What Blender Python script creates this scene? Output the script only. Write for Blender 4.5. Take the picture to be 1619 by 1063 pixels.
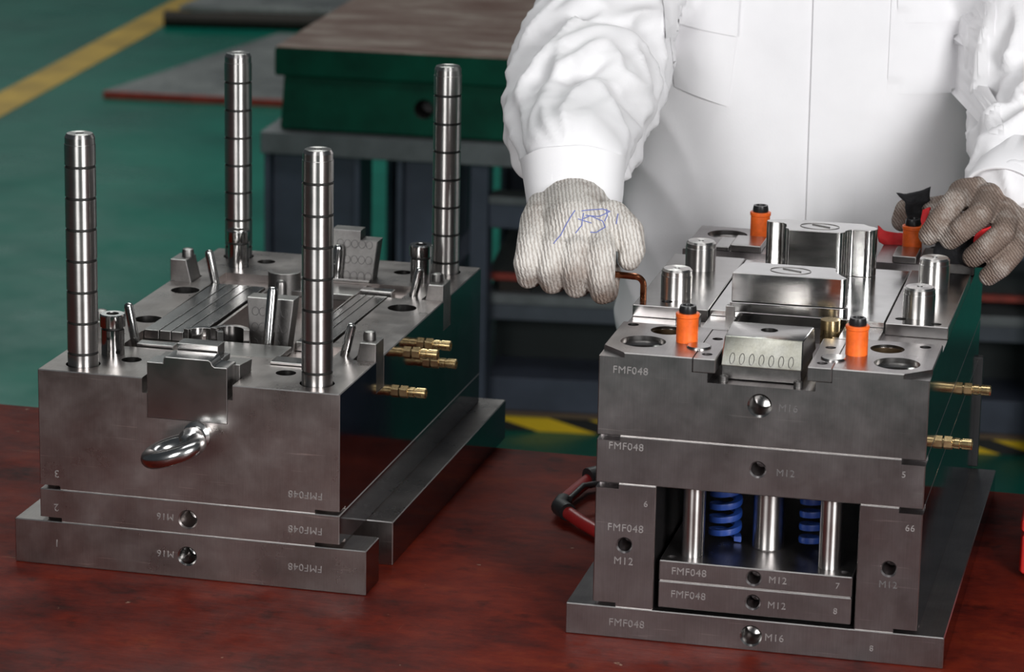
import bpy, bmesh, math, random
from math import sin, cos, pi, radians as R
from mathutils import Vector, Matrix, noise
from mathutils.bvhtree import BVHTree

random.seed(7)
sc = bpy.context.scene
for o in list(bpy.data.objects):
    bpy.data.objects.remove(o)
T = 0.75                      # height of the bench top above the workshop floor

# ------------------------------------------------------------------ camera
cam_d = bpy.data.cameras.new('camera')
cam = bpy.data.objects.new('camera', cam_d)
sc.collection.objects.link(cam)
pit, rol = R(14.6888), R(1.093)
fw = Vector((0, cos(pit), -sin(pit)))
rt = Vector((1, 0, 0))
up = rt.cross(fw)
r2 = cos(rol) * rt + sin(rol) * up
u2 = -sin(rol) * rt + cos(rol) * up
m = Matrix((r2, u2, -fw)).transposed().to_4x4()
m.translation = Vector((0, 0, 1.0173 + T))
cam.matrix_world = m
cam_d.sensor_fit = 'HORIZONTAL'
cam_d.sensor_width = 36
cam_d.lens = 5132.5 * 36 / 1619
cam_d.clip_start = 0.1
cam_d.clip_end = 200
cam_d.dof.use_dof = True
cam_d.dof.focus_distance = 3.05
cam_d.dof.aperture_fstop = 11
sc.camera = cam

# ------------------------------------------------------------------ world and light
wd = bpy.data.worlds.new('hall_light')
sc.world = wd
wd.use_nodes = True
bg = wd.node_tree.nodes['Background']
bg.inputs[0].default_value = (0.80, 0.90, 1.0, 1)
bg.inputs[1].default_value = 0.055


def area(name, loc, target, sx, sy, watts, col=(1, 1, 1)):
    d = bpy.data.lights.new(name, 'AREA')
    d.shape = 'RECTANGLE'
    d.size, d.size_y, d.energy, d.color = sx, sy, watts, col
    o = bpy.data.objects.new(name, d)
    sc.collection.objects.link(o)
    o.location = loc
    o.rotation_euler = (Vector(target) - Vector(loc)).to_track_quat('-Z', 'Y').to_euler()
    return o


area('softbox_light_right', (1.30, 0.40, 1.75), (0.15, 3.2, 0.95), 0.85, 1.1, 77)
area('softbox_light_left', (-1.10, 0.50, 1.85), (0.1, 3.2, 0.95), 0.85, 1.1, 36)
area('ceiling_light_bench', (0.2, 2.6, 5.2), (0.1, 3.2, 0.9), 3.0, 1.6, 40)
area('ceiling_light_back', (-0.6, 8.2, 6.0), (-0.6, 8.6, 0.0), 3.0, 2.0, 200, (0.95, 1, 0.97))
area('far_window_light', (-4.2, 23.0, 5.6), (-1.0, 4.0, 1.0), 3.2, 2.6, 26, (0.95, 1, 0.97))
sc.view_settings.view_transform = 'Standard'
sc.view_settings.look = 'None'
sc.view_settings.exposure = 0.0
sc.view_settings.gamma = 1.0
sc.view_settings.use_curve_mapping = False

# ------------------------------------------------------------------ material helpers
MAT = {}


def nmat(name):
    mt = bpy.data.materials.new(name)
    mt.use_nodes = True
    MAT[name] = mt
    nt = mt.node_tree
    return mt, nt, nt.nodes['Principled BSDF'], nt.nodes.new, nt.links.new


def ramp(nt, fac, stops):
    r = nt.nodes.new('ShaderNodeValToRGB')
    el = r.color_ramp.elements
    while len(el) < len(stops):
        el.new(0.5)
    for e, (p, c) in zip(el, stops):
        e.position = p
        e.color = (*c, 1) if len(c) == 3 else c
    nt.links.new(fac, r.inputs[0])
    return r


def coords(nt, scale=(1, 1, 1), rot=(0, 0, 0), kind='Object'):
    tc = nt.nodes.new('ShaderNodeTexCoord')
    mp = nt.nodes.new('ShaderNodeMapping')
    mp.inputs['Scale'].default_value = scale
    mp.inputs['Rotation'].default_value = rot
    nt.links.new(tc.outputs[kind], mp.inputs[0])
    return mp.outputs[0]


def noisetex(nt, vec, scale, detail=4, rough=.6):
    n = nt.nodes.new('ShaderNodeTexNoise')
    n.inputs['Scale'].default_value = scale
    n.inputs['Detail'].default_value = detail
    n.inputs['Roughness'].default_value = rough
    nt.links.new(vec, n.inputs['Vector'])
    return n.outputs['Fac']


def bump(nt, bs, fac, strength, dist):
    b = nt.nodes.new('ShaderNodeBump')
    b.inputs['Strength'].default_value = strength
    b.inputs['Distance'].default_value = dist
    nt.links.new(fac, b.inputs['Height'])
    nt.links.new(b.outputs[0], bs.inputs['Normal'])
    return b


def steel(name, lo, hi, r0, r1, stretch=(1, 1, 1), rot=(0, 0, 0), scale=9, grain=(60, 60, 1500), gb=.06, scr=0.0, turned=0):
    mt, nt, bs, new, link = nmat(name)
    bs.inputs['Metallic'].default_value = 1
    v = coords(nt, stretch, rot)
    n = noisetex(nt, v, scale, 6, .65)
    rp = ramp(nt, n, [(.32, lo), (.68, hi)])
    g = coords(nt, grain, rot)
    gn = noisetex(nt, g, 1.0, 3, .6)
    mx = new('ShaderNodeMix')
    mx.data_type = 'RGBA'
    mx.blend_type = 'MULTIPLY'
    mx.inputs[0].default_value = 1
    gr = ramp(nt, gn, [(.3, (.86, .86, .86)), (.7, (1, 1, 1))])
    link(rp.outputs[0], mx.inputs['A'])
    link(gr.outputs[0], mx.inputs['B'])
    sv = coords(nt, (14, 14, 420), (.15, .95, .25))
    sr = ramp(nt, noisetex(nt, sv, 1.0, 2, .5), [(.60, (1, 1, 1)), (.70, (1.0, 1.0, 1.0)), (.76, (1.55, 1.53, 1.5))])
    mS = new('ShaderNodeMix')
    mS.data_type = 'RGBA'
    mS.blend_type = 'MULTIPLY'
    mS.inputs[0].default_value = scr
    link(mx.outputs['Result'], mS.inputs['A'])
    link(sr.outputs[0], mS.inputs['B'])
    mx = mS
    oi = new('ShaderNodeObjectInfo')
    orr = ramp(nt, oi.outputs['Random'], [(0, (.86, .86, .86)), (1, (1.0, 1.0, 1.0))])
    m3 = new('ShaderNodeMix')
    m3.data_type = 'RGBA'
    m3.blend_type = 'MULTIPLY'
    m3.inputs[0].default_value = 1
    link(mx.outputs['Result'], m3.inputs['A'])
    link(orr.outputs[0], m3.inputs['B'])
    link(m3.outputs['Result'], bs.inputs['Base Color'])
    rr = ramp(nt, noisetex(nt, v, scale * 2.3, 5, .6), [(.3, (r0,) * 3), (.7, (r1,) * 3)])
    link(rr.outputs[0], bs.inputs['Roughness'])
    bump(nt, bs, gn, gb, .0004)
    if turned:             # lathe marks run round the axis and draw the highlight out along it
        tg = new('ShaderNodeTangent')
        tg.direction_type = 'RADIAL'
        tg.axis = 'Z'
        link(tg.outputs[0], bs.inputs['Tangent'])
        bs.inputs['Anisotropic'].default_value = turned
        bs.inputs['Anisotropic Rotation'].default_value = .25
    return mt


def plain(name, col, rough, metal=0, var=.15, scale=14, bumps=0, bscale=60, spec=.5):
    mt, nt, bs, new, link = nmat(name)
    bs.inputs['Metallic'].default_value = metal
    bs.inputs['Roughness'].default_value = rough
    bs.inputs['Specular IOR Level'].default_value = spec
    v = coords(nt)
    n = noisetex(nt, v, scale, 5, .6)
    rp = ramp(nt, n, [(.3, tuple(c * (1 - var) for c in col)), (.7, tuple(min(1, c * (1 + var)) for c in col))])
    link(rp.outputs[0], bs.inputs['Base Color'])
    if bumps:
        bump(nt, bs, noisetex(nt, v, bscale, 4, .6), bumps, .002)
    return mt


steel('steel_plate', (.31, .27, .255), (.53, .49, .475), .25, .36, (1, 1, 1), (0, .6, 0), 10, (1200, 30, 30), .03, 1.0)
steel('steel_plate_right', (.25, .23, .23), (.41, .385, .385), .27, .36, (1, 1, 1), (0, -.4, 0), 9, (900, 30, 30), .03, .7)
steel('steel_side_shaded', (.17, .17, .18), (.24, .24, .25), .07, .12, (1, 1, 1), (0, 0, 0), 12, (40, 40, 40), .02)  # base darkened to imitate dark surroundings mirrored in the sides
steel('steel_ground', (.38, .36, .35), (.50, .49, .48), .18, .26, (1, 1, 1), (0, 0, 0), 12, (40, 900, 40))
steel('steel_polished', (.50, .495, .485), (.60, .595, .585), .11, .18, (1, 1, 1), (0, 0, 0), 20, (30, 30, 500), .03)
steel('steel_turned', (.60, .58, .56), (.72, .70, .68), .28, .36, (1, 1, 1), (0, 0, 0), 16, (8, 8, 1800), .02, 0, .85)
steel('steel_dull', (.17, .16, .155), (.29, .28, .27), .34, .46, (1, 1, 1), (.3, .2, .1), 22, (300, 300, 300), .15)
steel('steel_wirecut_lit', (.62, .60, .50), (.80, .79, .72), .38, .5, (1, 1, .25), (0, 0, 0), 60, (700, 700, 60), .25)  # wire-cut finish; bright yellowish tone also imitates the reflected key light
steel('steel_chrome', (.66, .66, .65), (.76, .76, .75), .16, .24, (1, 1, 1), (0, 0, 0), 20, (30, 30, 30), .02)
steel('steel_edge', (.44, .42, .41), (.56, .54, .53), .30, .40)
steel('stamp_light', (.42, .40, .39), (.54, .52, .51), .45, .55)
steel('stamp_dark', (.20, .19, .19), (.30, .29, .29), .5, .6)
steel('brass', (.80, .58, .28), (.92, .72, .40), .24, .34, (1, 1, 1), (0, 0, 0), 30, (30, 30, 1500), .03)
steel('copper_key', (.36, .13, .06), (.50, .20, .10), .25, .35, (1, 1, 1), (0, 0, 0), 60, (60, 60, 60))
plain('groove_black', (.012, .011, .010), .5)
plain('hole_brown', (.10, .065, .035), .4, .7)
plain('orange_nylon', (.82, .13, .015), .38, 0, .25, 90)
plain('black_screw', (.012, .012, .013), .3)
plain('spring_blue', (.010, .038, .19), .38, 0, .2, 60)
plain('hose_red', (.22, .012, .012), .35)
plain('rubber_black', (.012, .012, .013), .5)
plain('strap_cloth_black', (.010, .010, .012), .85, 0, .3, 60, .6, 260)
plain('strap_cloth_red', (.55, .012, .016), .7, 0, .2, 60, .4, 260)
plain('red_enamel', (.48, .018, .015), .4, 0, .12)
plain('frame_grey', (.075, .085, .105), .45, 0, .25, 9)
plain('frame_light', (.15, .16, .165), .42, 0, .3, 14)
plain('panel_blue_grey', (.062, .074, .105), .5, 0, .3, 7)
plain('cast_green', (.001, .070, .040), .5, 0, .35, 10, .15, 60, .15)
plain('gap_shade', (.008, .014, .014), .6)  # near-black, painted shade for the open gaps of the rack
plain('dark_timber', (.022, .016, .012), .7)
plain('brown_board', (.13, .085, .05), .6)
plain('skin', (.55, .34, .25), .5)
plain('hair_black', (.012, .011, .010), .6)
plain('trouser_blue', (.03, .04, .07), .8)
plain('ink_blue', (.16, .19, .46), .8)
plain('line_yellow', (.48, .30, .035), .4, 0, .3, 5)
plain('sheet_red_edge', (.30, .035, .02), .55, 0, .3, 30)


def floor_mat():
    mt, nt, bs, new, link = nmat('floor_green')
    v = coords(nt)
    n = noisetex(nt, v, 1.6, 6, .6)
    rp = ramp(nt, n, [(.3, (.001, .085, .064)), (.7, (.006, .155, .110))])
    link(rp.outputs[0], bs.inputs['Base Color'])
    n2 = noisetex(nt, v, 3.5, 5, .6)
    rr = ramp(nt, n2, [(.3, (.22,) * 3), (.7, (.42,) * 3)])
    link(rr.outputs[0], bs.inputs['Roughness'])
    bs.inputs['Specular IOR Level'].default_value = .16
    bump(nt, bs, noisetex(nt, v, 9, 3, .5), .06, .02)


floor_mat()


def table_mat():
    mt, nt, bs, new, link = nmat('bench_red_worn')
    v = coords(nt)
    n = noisetex(nt, coords(nt, (1, 1.8, 1), (0, 0, .2)), 9.0, 12, .78)
    rp = ramp(nt, n, [(.30, (.018, .004, .003)), (.44, (.070, .006, .003)), (.58, (.130, .012, .004)), (.70, (.170, .026, .006)), (.82, (.12, .045, .018))])
    s = coords(nt, (3, 42, 3), (0, 0, .25))
    sn = noisetex(nt, s, 2.2, 6, .7)
    sr = ramp(nt, sn, [(.68, (0, 0, 0)), (.84, (.45, .45, .45))])
    mx = new('ShaderNodeMix')
    mx.data_type = 'RGBA'
    mx.inputs['B'].default_value = (.16, .115, .085, 1)
    link(sr.outputs[0], mx.inputs[0])
    link(rp.outputs[0], mx.inputs['A'])
    d = noisetex(nt, v, 30, 4, .6)
    dr = ramp(nt, d, [(.30, (.35, .35, .35)), (.42, (1, 1, 1))])
    m2 = new('ShaderNodeMix')
    m2.data_type = 'RGBA'
    m2.blend_type = 'MULTIPLY'
    m2.inputs[0].default_value = .8
    link(mx.outputs['Result'], m2.inputs['A'])
    link(dr.outputs[0], m2.inputs['B'])
    prev = m2.outputs['Result']
    for vec, sc_, lo_, col in ((v, 55, .735, (.30, .21, .15, 1)), (coords(nt, (2.2, 130, 1), (0, 0, .45)), 1.6, .735, (.26, .15, .10, 1)), (coords(nt, (120, 2.6, 1), (0, 0, .2)), 1.3, .75, (.24, .12, .07, 1))):
        cr = ramp(nt, noisetex(nt, vec, sc_, 3, .55), [(lo_, (0, 0, 0)), (lo_ + .03, (.8, .8, .8))])
        mc = new('ShaderNodeMix')
        mc.data_type = 'RGBA'
        mc.inputs['B'].default_value = col
        link(cr.outputs[0], mc.inputs[0])
        link(prev, mc.inputs['A'])
        prev = mc.outputs['Result']
    link(prev, bs.inputs['Base Color'])
    rr = ramp(nt, noisetex(nt, v, 14, 5, .6), [(.3, (.42,) * 3), (.7, (.62,) * 3)])
    link(rr.outputs[0], bs.inputs['Roughness'])
    bs.inputs['Specular IOR Level'].default_value = .09
    bump(nt, bs, sn, .12, .003)


table_mat()


def worn_top_mat():
    mt, nt, bs, new, link = nmat('plate_top_brown')
    v = coords(nt, (1, 3.5, 1))
    n = noisetex(nt, v, 5, 7, .7)
    rp = ramp(nt, n, [(.3, (.15, .075, .055)), (.5, (.26, .18, .15)), (.68, (.50, .43, .37))])
    link(rp.outputs[0], bs.inputs['Base Color'])
    bs.inputs['Roughness'].default_value = .36
    bs.inputs['Metallic'].default_value = .5
    bump(nt, bs, n, .2, .01)


worn_top_mat()


def sheet_mat():
    mt, nt, bs, new, link = nmat('sheet_steel')
    v = coords(nt)
    n = noisetex(nt, v, 4, 7, .65)
    rp = ramp(nt, n, [(.3, (.17, .18, .18)), (.7, (.36, .37, .36))])
    link(rp.outputs[0], bs.inputs['Base Color'])
    rr = ramp(nt, noisetex(nt, v, 9, 5, .6), [(.3, (.25,) * 3), (.7, (.5,) * 3)])
    link(rr.outputs[0], bs.inputs['Roughness'])
    bs.inputs['Metallic'].default_value = .55
    bump(nt, bs, n, .3, .03)


sheet_mat()


def hazard_mat():
    mt, nt, bs, new, link = nmat('hazard_stripes')
    tc = coords(nt, (1, 1, 1))
    sp = new('ShaderNodeSeparateXYZ')
    link(tc, sp.inputs[0])
    a = new('ShaderNodeMath'); a.operation = 'MULTIPLY_ADD'
    a.inputs[1].default_value = 3.4
    link(sp.outputs[2], a.inputs[0]); link(sp.outputs[0], a.inputs[2])
    b = new('ShaderNodeMath'); b.operation = 'MULTIPLY'; b.inputs[1].default_value = 5.2
    link(a.outputs[0], b.inputs[0])
    c = new('ShaderNodeMath'); c.operation = 'FRACT'
    link(b.outputs[0], c.inputs[0])
    rp = ramp(nt, c.outputs[0], [(.0, (.010, .010, .010)), (.40, (.85, .56, .012))])
    rp.color_ramp.interpolation = 'CONSTANT'
    link(rp.outputs[0], bs.inputs['Base Color'])
    bs.inputs['Roughness'].default_value = .5


hazard_mat()


def cloth_mat():
    mt, nt, bs, new, link = nmat('jacket_white')
    v = coords(nt)
    n = noisetex(nt, v, 7, 4, .6)
    rp = ramp(nt, n, [(.3, (.77, .76, .775)), (.7, (.84, .83, .84))])
    link(rp.outputs[0], bs.inputs['Base Color'])
    bs.inputs['Roughness'].default_value = .85
    bs.inputs['Specular IOR Level'].default_value = .2
    bs.inputs['Sheen Weight'].default_value = .08
    bump(nt, bs, noisetex(nt, v, 420, 3, .6), .12, .001)


cloth_mat()


def glove_mat(name, dirt_lo, dirt_hi, rib_rot, soil=None, ribs=88):
    mt, nt, bs, new, link = nmat(name)
    v = coords(nt, (1, 1, 1), rib_rot)
    w = new('ShaderNodeTexWave')
    w.bands_direction = 'X'
    w.inputs['Scale'].default_value = ribs
    w.inputs['Distortion'].default_value = 3.0
    w.inputs['Detail'].default_value = 2
    w.inputs['Detail Scale'].default_value = 2.5
    link(v, w.inputs['Vector'])
    k = noisetex(nt, v, 480, 2, .6)
    add = new('ShaderNodeMath'); add.operation = 'MULTIPLY_ADD'; add.inputs[1].default_value = .5
    link(k, add.inputs[0]); link(w.outputs['Fac'], add.inputs[2])
    n = noisetex(nt, coords(nt), 26, 5, .65)
    if soil:               # soiled finger ends
        sx = new('ShaderNodeSeparateXYZ'); link(coords(nt), sx.inputs[0])
        mr = new('ShaderNodeMapRange'); mr.inputs[1].default_value = soil[0]; mr.inputs[2].default_value = soil[1]
        mr.inputs[3].default_value = .40; mr.inputs[4].default_value = 0
        link(sx.outputs[2], mr.inputs[0])
        ad = new('ShaderNodeMath'); link(n, ad.inputs[0]); link(mr.outputs[0], ad.inputs[1])
        n = ad.outputs[0]
    dr = ramp(nt, n, [(dirt_lo, (.66, .63, .59)), (dirt_hi, (.235, .18, .15))])
    gap = ramp(nt, add.outputs[0], [(.15, (.50, .45, .42)), (.75, (1, 1, 1))])
    mx = new('ShaderNodeMix'); mx.data_type = 'RGBA'; mx.blend_type = 'MULTIPLY'; mx.inputs[0].default_value = .85
    link(dr.outputs[0], mx.inputs['A']); link(gap.outputs[0], mx.inputs['B'])
    link(mx.outputs['Result'], bs.inputs['Base Color'])
    bs.inputs['Roughness'].default_value = .95
    bs.inputs['Specular IOR Level'].default_value = .1
    bump(nt, bs, add.outputs[0], .7, .0012)


glove_mat('glove_knit_clean', .50, .84, (0, R(12), 0), (1.022, 1.070))
glove_mat('glove_knit_dirty', .16, .52, (0, R(38), 0), None, 120)

# ------------------------------------------------------------------ mesh helpers


def link_obj(o, parent=None):
    sc.collection.objects.link(o)
    if parent is not None:
        o.parent = parent
    return o


def finish(name, bm, mats, parent=None, smooth=True, ang=35, bev=0, bseg=1):
    bmesh.ops.recalc_face_normals(bm, faces=bm.faces)
    me = bpy.data.meshes.new(name)
    bm.to_mesh(me)
    bm.free()
    if not isinstance(mats, (list, tuple)):
        mats = [mats]
    for mm in mats:
        me.materials.append(MAT[mm])
    if smooth:
        me.polygons.foreach_set('use_smooth', [True] * len(me.polygons))
        me.set_sharp_from_angle(angle=R(ang))
    o = link_obj(bpy.data.objects.new(name, me), parent)
    if bev:
        md = o.modifiers.new('bevel', 'BEVEL')
        md.width = bev
        md.segments = bseg
        md.limit_method = 'ANGLE'
        md.angle_limit = R(40)
        md.harden_normals = True
        if mats[0].startswith('steel') and len(mats) == 1:
            me.materials.append(MAT['steel_edge'])
            md.material = 1
    return o


def tag(o, label=None, cat=None, group=None, kind=None):
    if label: o['label'] = label
    if cat: o['category'] = cat
    if group: o['group'] = group
    if kind: o['kind'] = kind
    return o


def empty(name, loc, rz=0):
    e = bpy.data.objects.new(name, None)
    e.empty_display_size = .05
    link_obj(e)
    e.location = loc
    e.rotation_euler = (0, 0, rz)
    return e


def add_box(bm, x0, x1, y0, y1, z0, z1, mat=0):
    vs = [bm.verts.new((x, y, z)) for z in (z0, z1) for y in (y0, y1) for x in (x0, x1)]
    for f in ((0, 1, 3, 2), (4, 6, 7, 5), (0, 4, 5, 1), (2, 3, 7, 6), (0, 2, 6, 4), (1, 5, 7, 3)):
        bm.faces.new([vs[i] for i in f]).material_index = mat
    return vs


def box(name, b, mat, parent=None, bev=.0007, smooth=True):
    bm = bmesh.new()
    add_box(bm, *b)
    return finish(name, bm, mat, parent, smooth, 35, bev)


def add_lathe(bm, prof, c=(0, 0, 0), seg=40, mats=None, M=None):
    """prof: (radius, height) pairs revolved round the local z axis"""
    rings = []
    for r, z in prof:
        if r < 1e-7:
            rings.append([bm.verts.new((c[0], c[1], c[2] + z))])
        else:
            rings.append([bm.verts.new((c[0] + r * cos(2 * pi * k / seg), c[1] + r * sin(2 * pi * k / seg), c[2] + z)) for k in range(seg)])
    for i in range(len(rings) - 1):
        a, b = rings[i], rings[i + 1]
        mi = mats[i] if mats else 0
        for k in range(seg):
            k2 = (k + 1) % seg
            if len(a) == 1 and len(b) == 1:
                continue
            if len(a) == 1:
                f = [a[0], b[k], b[k2]]
            elif len(b) == 1:
                f = [a[k], a[k2], b[0]]
            else:
                f = [a[k], a[k2], b[k2], b[k]]
            bm.faces.new(f).material_index = mi
    if M is not None:
        for rg in rings:
            for v in rg:
                v.co = M @ v.co


def lathe(name, prof, mat, parent=None, loc=(0, 0, 0), rot=(0, 0, 0), seg=40, mats=None):
    bm = bmesh.new()
    add_lathe(bm, prof, seg=seg, mats=mats)
    o = finish(name, bm, mat, parent, ang=22)
    o.location = loc
    o.rotation_euler = rot
    return o


def add_prism(bm, pts, z0, z1, mat=0):
    a = [bm.verts.new((x, y, z0)) for x, y in pts]
    b = [bm.verts.new((x, y, z1)) for x, y in pts]
    bm.faces.new(a[::-1]).material_index = mat
    bm.faces.new(b).material_index = mat
    n = len(pts)
    for i in range(n):
        bm.faces.new([a[i], a[(i + 1) % n], b[(i + 1) % n], b[i]]).material_index = mat


def add_hexa(bm, lo, hi, mat=0):
    """lo, hi: four (x,y,z) each, same winding"""
    a = [bm.verts.new(p) for p in lo]
    b = [bm.verts.new(p) for p in hi]
    bm.faces.new(a[::-1]).material_index = mat
    bm.faces.new(b).material_index = mat
    for i in range(4):
        bm.faces.new([a[i], a[(i + 1) % 4], b[(i + 1) % 4], b[i]]).material_index = mat


def add_capsule(bm, p, q, r1, r2, seg=18, rings=5):
    p, q = Vector(p), Vector(q)
    ax = q - p
    L = max(ax.length, 1e-6)
    Mx = ax.to_track_quat('Z', 'Y').to_matrix().to_4x4()
    Mx.translation = p
    prof = [(r1 * cos(pi / 2 * (1 - i / rings)) if i else 0, -r1 * sin(pi / 2 * (1 - i / rings))) for i in range(rings + 1)]
    prof += [(r2 * cos(pi / 2 * i / rings) if i < rings else 0, L + r2 * sin(pi / 2 * i / rings)) for i in range(rings + 1)]
    add_lathe(bm, prof, seg=seg, M=Mx)


def add_tube(bm, pts, r, seg=12, closed=False, mat=0, radii=None):
    pts = [Vector(p) for p in pts]
    n = len(pts)
    rings = []
    nrm = None
    for i, p in enumerate(pts):
        if closed:
            t = (pts[(i + 1) % n] - pts[i - 1]).normalized()
        else:
            t = (pts[min(i + 1, n - 1)] - pts[max(i - 1, 0)]).normalized()
        if nrm is None:
            nrm = t.orthogonal().normalized()
        nrm = (nrm - t * nrm.dot(t)).normalized()
        bn = t.cross(nrm)
        rr = radii[i] if radii else r
        rings.append([bm.verts.new(p + rr * (cos(2 * pi * k / seg) * nrm + sin(2 * pi * k / seg) * bn)) for k in range(seg)])
    for i in range(n if closed else n - 1):
        a, b = rings[i], rings[(i + 1) % n]
        for k in range(seg):
            bm.faces.new([a[k], a[(k + 1) % seg], b[(k + 1) % seg], b[k]]).material_index = mat
    if not closed:
        bm.faces.new(rings[0][::-1]).material_index = mat
        bm.faces.new(rings[-1]).material_index = mat


def cut(o, build, slot=None):
    """boolean difference; build(bm) adds the cutters (each closed)"""
    bm = bmesh.new()
    build(bm)
    bmesh.ops.recalc_face_normals(bm, faces=bm.faces)
    me = bpy.data.meshes.new('cutter')
    bm.to_mesh(me)
    bm.free()
    for s in (slot or []):
        me.materials.append(MAT[s])
    c = link_obj(bpy.data.objects.new('cutter', me))
    c.matrix_world = o.matrix_world.copy()
    for b in o.modifiers:
        b.harden_normals = False
    md = o.modifiers.new('cut', 'BOOLEAN')
    md.object = c
    md.operation = 'DIFFERENCE'
    md.solver = 'EXACT'
    md.use_self = True
    md.material_mode = 'TRANSFER' if slot else 'INDEX'
    par, o.parent = o.parent, None
    bpy.context.view_layer.update()
    dg = bpy.context.evaluated_depsgraph_get()
    nm = bpy.data.meshes.new_from_object(o.evaluated_get(dg))
    o.modifiers.clear()
    o.data = nm
    o.parent = par
    nm.polygons.foreach_set('use_smooth', [True] * len(nm.polygons))
    nm.set_sharp_from_angle(angle=R(35))
    bpy.data.objects.remove(c)
    return o


def cyl_cut(bm, c, r, z0, z1, seg=36, cham=0, top=True):
    prof = [(0, z0), (r, z0)]
    if cham:
        prof += [(r, z1 - .004 - cham), (r + cham, z1 - .004), (r + cham, z1), (0, z1)]
    else:
        prof += [(r, z1), (0, z1)]
    add_lathe(bm, prof, (c[0], c[1], 0), seg)


def front_cut(bm, x, z, r, depth, cham=.0015, seg=32, y=0):
    """a drilled hole entering a face that looks along -y"""
    Mx = Matrix.Translation((x, y, z)) @ Matrix.Rotation(R(90), 4, 'X')
    add_lathe(bm, [(0, -depth - .004), (r, -depth), (r, -cham), (r + cham, 0), (r + cham, .01), (0, .01)], seg=seg, M=Mx)


def stamp(txt, x, z, size, parent, mat='stamp_light', flip=False, y=-.00012, right=False):
    cu = bpy.data.curves.new('stamped_marking', 'FONT')
    cu.body = txt
    cu.size = size
    cu.space_character = 1.08
    cu.extrude = .0002
    cu.resolution_u = 3
    cu.align_x = 'CENTER'
    cu.align_y = 'CENTER'
    tmp = link_obj(bpy.data.objects.new('t', cu))
    bpy.context.view_layer.update()
    me = bpy.data.meshes.new_from_object(tmp.evaluated_get(bpy.context.evaluated_depsgraph_get()))
    bpy.data.objects.remove(tmp)
    me.name = 'stamped_marking'
    me.materials.clear()
    me.materials.append(MAT[mat])
    o = link_obj(bpy.data.objects.new('stamped_marking', me), parent)
    o.location = (x, y, z)
    o.rotation_euler = (R(90), R(180) if flip else 0, 0)
    return o


# ------------------------------------------------------------------ the setting: floor and its line
bm = bmesh.new()
add_box(bm, -14, 14, -4, 30, -.1, 0)
tag(finish('floor', bm, 'floor_green'), 'glossy green epoxy workshop floor', kind='structure')
bm = bmesh.new()
d = Vector((.356, 2.04, 0)).normalized()
nn = Vector((d.y, -d.x, 0)) * .062
c0 = Vector((-1.5, 9.27, 0))
q = [c0 - d * 7 - nn, c0 - d * 7 + nn, c0 + d * 14 + nn, c0 + d * 14 - nn]
add_prism(bm, [(v.x, v.y) for v in q], .0, .002)
tag(finish('trim_1', bm, 'line_yellow'), 'yellow painted lane line across the green floor', kind='structure')

# ------------------------------------------------------------------ workbench
bench = empty('workbench', (-.011, 3.399, 0), R(-13.5))
tag(bench, 'red-brown worn steel-topped workbench carrying both mould halves', 'workbench')
box('bench_top', (-1.25, 1.35, -1.12, 0, T - .06, T), 'bench_red_worn', bench, .002)
for y0 in (-1.06, -.10):
    box('apron_rail', (-1.18, 1.28, y0, y0 + .05, T - .16, T - .06), 'frame_grey', bench)
for x in (-1.15, 1.17):
    for y0 in (-1.05, -.12):
        bm = bmesh.new()
        add_box(bm, x, x + .08, y0, y0 + .08, .012, T - .06)
        add_box(bm, x - .02, x + .10, y0 - .02, y0 + .10, 0, .012)
        finish('leg', bm, 'frame_grey', bench, bev=.002)

# ------------------------------------------------------------------ surface-plate table in the background
st = empty('surface_plate_table', (-.452, 5.974, 0), R(-10.7))
tag(st, 'green cast-iron surface plate with brown worn top on a grey steel stand', 'table')
Z = T
pl = box('plate_lip', (0, 1.75, 0, 1.15, Z - .055, Z - .003), 'cast_green', st, .003)
box('worn_top_face', (.002, 1.748, .002, 1.148, Z - .003, Z), 'plate_top_brown', pl, .001)
bm = bmesh.new()
add_hexa(bm, [(.008, .01, Z - .158), (1.742, .01, Z - .158), (1.742, 1.14, Z - .158), (.008, 1.14, Z - .158)],
         [(.014, .016, Z - .055), (1.736, .016, Z - .055), (1.736, 1.134, Z - .055), (.014, 1.134, Z - .055)])
pb = finish('plate_body', bm, 'cast_green', st, bev=.003)


def _c(bm):
    front_cut(bm, .283, Z - .106, .017, .06, .002, y=.013)


cut(pb, _c, ['groove_black'])
box('stand_beam', (-.024, 1.77, -.012, .05, Z - .202, Z - .160), 'frame_light', st, .002)
box('stand_beam', (-.024, 1.77, 1.10, 1.16, Z - .202, Z - .160), 'frame_light', st, .002)
box('stand_beam', (-.024, .03, .05, 1.10, Z - .202, Z - .160), 'frame_light', st, .002)
for x0, x1 in ((-.02, .165), (.235, .33), (1.45, 1.62)):
    bm = bmesh.new()
    add_box(bm, x0, x0 + .012, .0, .10, 0, Z - .202)
    add_box(bm, x1 - .012, x1, .0, .10, 0, Z - .202)
    add_box(bm, x0 + .012, x1 - .012, .022, .032, 0, Z - .202)
    finish('channel_leg', bm, 'panel_blue_grey', st, bev=.001)
    bm = bmesh.new()
    add_box(bm, x0, x0 + .012, 1.02, 1.12, 0, Z - .202)
    add_box(bm, x1 - .012, x1, 1.02, 1.12, 0, Z - .202)
    add_box(bm, x0 + .012, x1 - .012, 1.08, 1.09, 0, Z - .202)
    finish('channel_leg', bm, 'panel_blue_grey', st, bev=.001)
box('post', (.365, .40, .05, .10, 0, Z - .202), 'panel_blue_grey', st, .002)
box('cross_beam', (.40, 1.45, .06, .11, Z - .335, Z - .288), 'panel_blue_grey', st, .002)
box('cross_beam_cap', (.40, 1.45, .055, .115, Z - .288, Z - .272), 'frame_light', st, .002)
bm = bmesh.new()
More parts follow.
